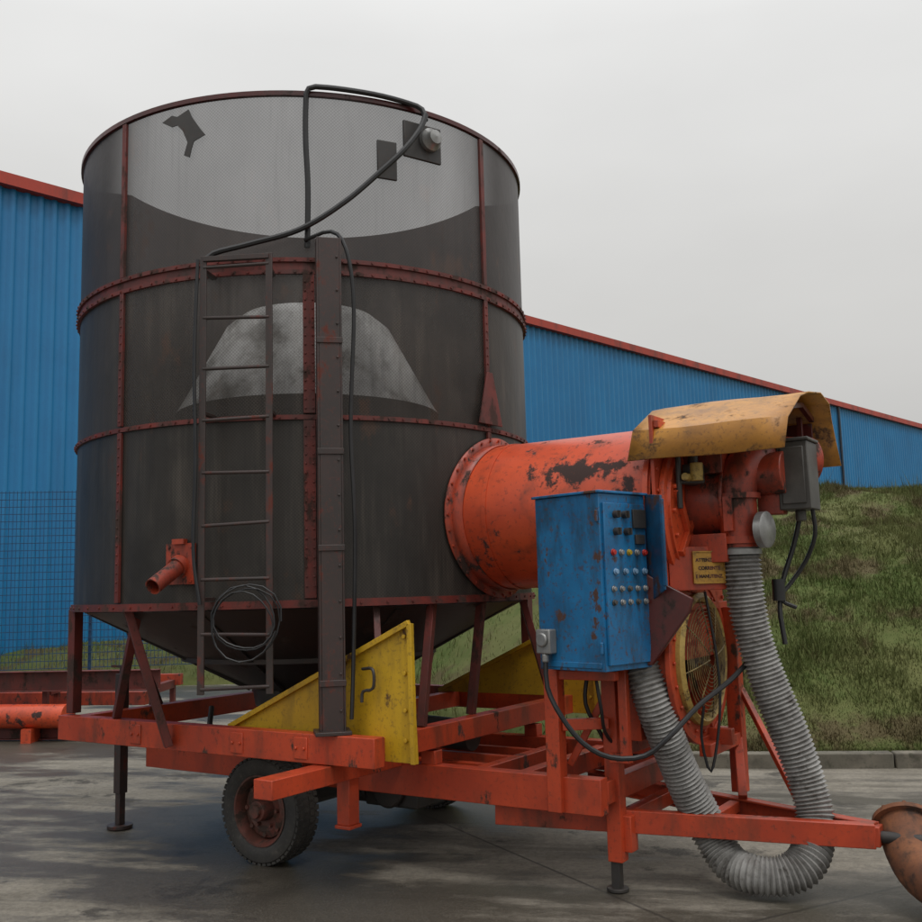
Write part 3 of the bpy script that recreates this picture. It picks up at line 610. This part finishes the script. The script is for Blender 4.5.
o=b.done('kerb','kerb',bevel=.012); o['kind']='structure'
# warehouse
dirB=Vector((.692,.722,0)); nB=Vector((.722,-.692,0)); P1=Vector((-9.09,21.0,0)); Hw=10.65; T0,T1=-26,120
M['cladding']=worn('blue_cladding',(.013,.185,.41),(.011,.16,.365),(.012,.12,.27),.66,.8,.6,.42,streak=True,bump=.0,dirt=(.012,.11,.25),d_lo=.45,d_hi=.85,fk=.15)
wb=empty('warehouse',P1,0,'long blue corrugated metal warehouse with red roof edge','warehouse')
b=B(); pitch=.30; prof=[(0,0),(.15,0),(.185,.065),(.265,.065)]; pts=[]
t=T0
while t<T1:
    for a,dp in prof: pts.append(dirB*(t+a)+nB*dp)
    t+=pitch
lo=[b.bm.verts.new(p+Z*.1) for p in pts]; mi=[b.bm.verts.new(p+Z*(Hw-.12)) for p in pts]
for i in range(len(pts)-1): b.bm.faces.new((lo[i],lo[i+1],mi[i+1],mi[i]))
b.done('wall','cladding',wb,sharp=20,recalc=False)
b=B(); b.beam(dirB*T0+nB*.12+Z*(Hw-.10),dirB*T1+nB*.12+Z*(Hw-.10),.24,.26); b.done('roof_edge_trim',worn('red_trim',(.42,.042,.020),(.35,.036,.018),(.25,.04,.02),.7,.8,1,.5,bump=0),wb)
b=B(); b.prism([dirB*T0+Z*Hw,dirB*T1+Z*Hw,dirB*T1-nB*18+Z*(Hw+1.6),dirB*T0-nB*18+Z*(Hw+1.6)],(0,0,.05)); b.done('roof','grey',wb)
for t_ in (41.0,-8.0,75):
    b=B(); b.cyl(dirB*t_+nB*.14+Z*.2,dirB*t_+nB*.14+Z*(Hw-.25),.06,seg=10); b.done('downpipe','pipeblue',wb)
# mesh fence
fe=empty('mesh_fence',(-16,17.6,.3),0,'tall blue welded wire mesh fence in front of the warehouse','fence')
F1=Vector((-16,17.6,0)); F2=Vector((0,19.6,0)); fd=(F2-F1).normalized(); FL=(F2-F1).length
b=B(); zb0,zt0=.1,3.35
n=int(FL/.07)
for i in range(n+1):
    p=fd*(i*.07); b.beam(p+Z*zb0,p+Z*(zt0+.03),.007,.007)
for k in range(25):
    z=zb0+(zt0-zb0)*k/24; b.beam(Z*z,fd*FL+Z*z,.010,.012)
b.done('wire_mesh','fence',fe)
for i in range(6):
    b=B(); p=fd*(i*FL/6+1.05)+Vector((0,.04,0)); b.box(p+Z*1.5,(.045,.045,3.7)); b.box(p+Z*3.355,(.055,.055,.01)); b.done('post','fence',fe)
# implement on the ground, left
sf=empty('farm_implement',(-6.0,12.6,0),0,'rusty dark red steel implement frame lying on the concrete','farm implement')
b=B(); a=Vector((-3.5,.25,0)); c_=Vector((2.35,-.45,0))
b.channel(a+Z*.68,c_+Z*.68,.10,.24,side=-1); b.done('top_rail','reddark',sf,bevel=.004)
b=B(); b.channel(a+Z*.08+Vector((0,-.1,0)),c_+Z*.08+Vector((0,-.1,0)),.08,.14,side=-1); b.done('bottom_rail','reddark',sf,bevel=.004)
b=B(); b.beam(a+Z*.6+Vector((0,.9,0)),c_+Z*.6+Vector((0,.9,0)),.1,.14)
b.beam(a+Z*.45+Vector((0,.45,0)),c_+Z*.42+Vector((-.3,.45,0)),.12,.16); b.done('rear_rail','redmid',sf,bevel=.004)
for f_ in (.02,.25,.5,.75,.98):
    b=B(); p=a.lerp(c_,f_); b.beam(p+Z*.155+Vector((0,.06,0)),p+Z*.55+Vector((0,.06,0)),.08,.06); b.beam(p+Z*.55+Vector((0,.12,0)),p+Z*.55+Vector((0,.85,0)),.08,.1); b.beam(p+Z*.0+Vector((0,.9,0)),p+Z*.53+Vector((0,.9,0)),.08,.06); b.done('cross_member','reddark',sf,bevel=.004)
b=B(); b.cyl((-9.2,12.9,.29),(-4.70,12.02,.29),.14,seg=32)
for s_ in (.15,.9):
    p=Vector((-9.2,12.9,.0)).lerp(Vector((-4.7,12.02,0)),s_); b.box(p+Z*.08,(.12,.34,.16))
top(b.done('steel_pipe','redbright',sharp=30),'orange-red steel pipe lying beside the rusty frame','pipe')
# rusty pipe at right
b=B(); pth=catmull([(2.28,5.47,.37),(2.25,5.34,.26),(2.27,5.16,.17),(2.40,4.90,.135),(2.75,4.5,.13),(3.1,4.15,.13)],.04); b.tube(pth,.122,seg=32,cap=False)
dv=(Vector(pth[0])-Vector(pth[1])).normalized(); b.lathe([(.118,-.01),(.155,-.01),(.155,.01),(.118,.01)],pth[0],dv,seg=32)
x_=dv.cross(Z).normalized(); y_=dv.cross(x_)
for i in range(8):
    a=i*math.pi/4; q=Vector(pth[0])+(x_*math.cos(a)+y_*math.sin(a))*.138; b.cyl(q+dv*.005,q+dv*.025,.009,seg=6)
top(b.done('rusty_pipe','rust',solid=.006),'bent rusty steel pipe with open flanged end on concrete','pipe')

# ---------------------------------------------------------------- light
sun_el=rad(62)
w=bpy.data.worlds.new('World'); sc.world=w; w.use_nodes=True; nt=w.node_tree; n=nt.nodes; l=nt.links; n.clear()
sky=n.new('ShaderNodeTexSky'); sky.sky_type='NISHITA'; sky.sun_disc=False; sky.sun_elevation=sun_el; sky.sun_rotation=rad(150); sky.dust_density=4
hs=n.new('ShaderNodeHueSaturation'); hs.inputs['Saturation'].default_value=.08; l.new(sky.outputs[0],hs.inputs['Color'])
b1=n.new('ShaderNodeBackground'); b1.inputs['Strength'].default_value=.02; l.new(hs.outputs[0],b1.inputs['Color'])
tc=n.new('ShaderNodeTexCoord'); sp=n.new('ShaderNodeSeparateXYZ'); l.new(tc.outputs['Generated'],sp.inputs[0])
cr=n.new('ShaderNodeValToRGB'); l.new(sp.outputs['Z'],cr.inputs[0]); e=cr.color_ramp.elements
e[0].position=0; e[0].color=(.42,.412,.398,1); e[1].position=1; e[1].color=(1.8,1.80,1.80,1)
x=e.new(.25); x.color=(.55,.545,.53,1); x=e.new(.5); x.color=(.74,.74,.732,1)
mp=n.new('ShaderNodeMapping'); mp.inputs['Scale'].default_value=(1.2,1.2,3); l.new(tc.outputs['Generated'],mp.inputs[0])
nz=n.new('ShaderNodeTexNoise'); nz.inputs['Scale'].default_value=1.4; nz.inputs['Detail'].default_value=5; l.new(mp.outputs[0],nz.inputs['Vector'])
mr=n.new('ShaderNodeMapRange'); mr.inputs['From Min'].default_value=.3; mr.inputs['From Max'].default_value=.7; mr.inputs['To Min'].default_value=.92; mr.inputs['To Max'].default_value=1.06; l.new(nz.outputs[0],mr.inputs['Value'])
mx=n.new('ShaderNodeVectorMath'); mx.operation='SCALE'; l.new(cr.outputs[0],mx.inputs[0]); l.new(mr.outputs[0],mx.inputs['Scale'])
b2=n.new('ShaderNodeBackground'); l.new(mx.outputs[0],b2.inputs['Color']); b2.inputs['Strength'].default_value=1
ad=n.new('ShaderNodeAddShader'); l.new(b1.outputs[0],ad.inputs[0]); l.new(b2.outputs[0],ad.inputs[1])
ow=n.new('ShaderNodeOutputWorld'); l.new(ad.outputs[0],ow.inputs[0])
sl=bpy.data.lights.new('sun','SUN'); sl.energy=.7; sl.angle=rad(12); sl.color=(1,.97,.93); so=link(bpy.data.objects.new('sun',sl))
sd=Vector((math.sin(rad(150))*math.cos(sun_el),math.cos(rad(150))*math.cos(sun_el),math.sin(sun_el)))
so.rotation_euler=sd.to_track_quat('Z','Y').to_euler()
# ---------------------------------------------------------------- camera
cm=bpy.data.cameras.new('camera'); cm.lens=36*1000/922; cm.sensor_width=36; cm.clip_end=1000; cm.clip_start=.05
co=link(bpy.data.objects.new('camera',cm)); co.matrix_world=Matrix.Translation((0,0,1.65))@Matrix.Rotation(rad(97.3),4,'X')@Matrix.Rotation(rad(-1.5),4,'Z'); sc.camera=co
sc.view_settings.view_transform='Standard'; sc.view_settings.look='None'; sc.view_settings.exposure=0
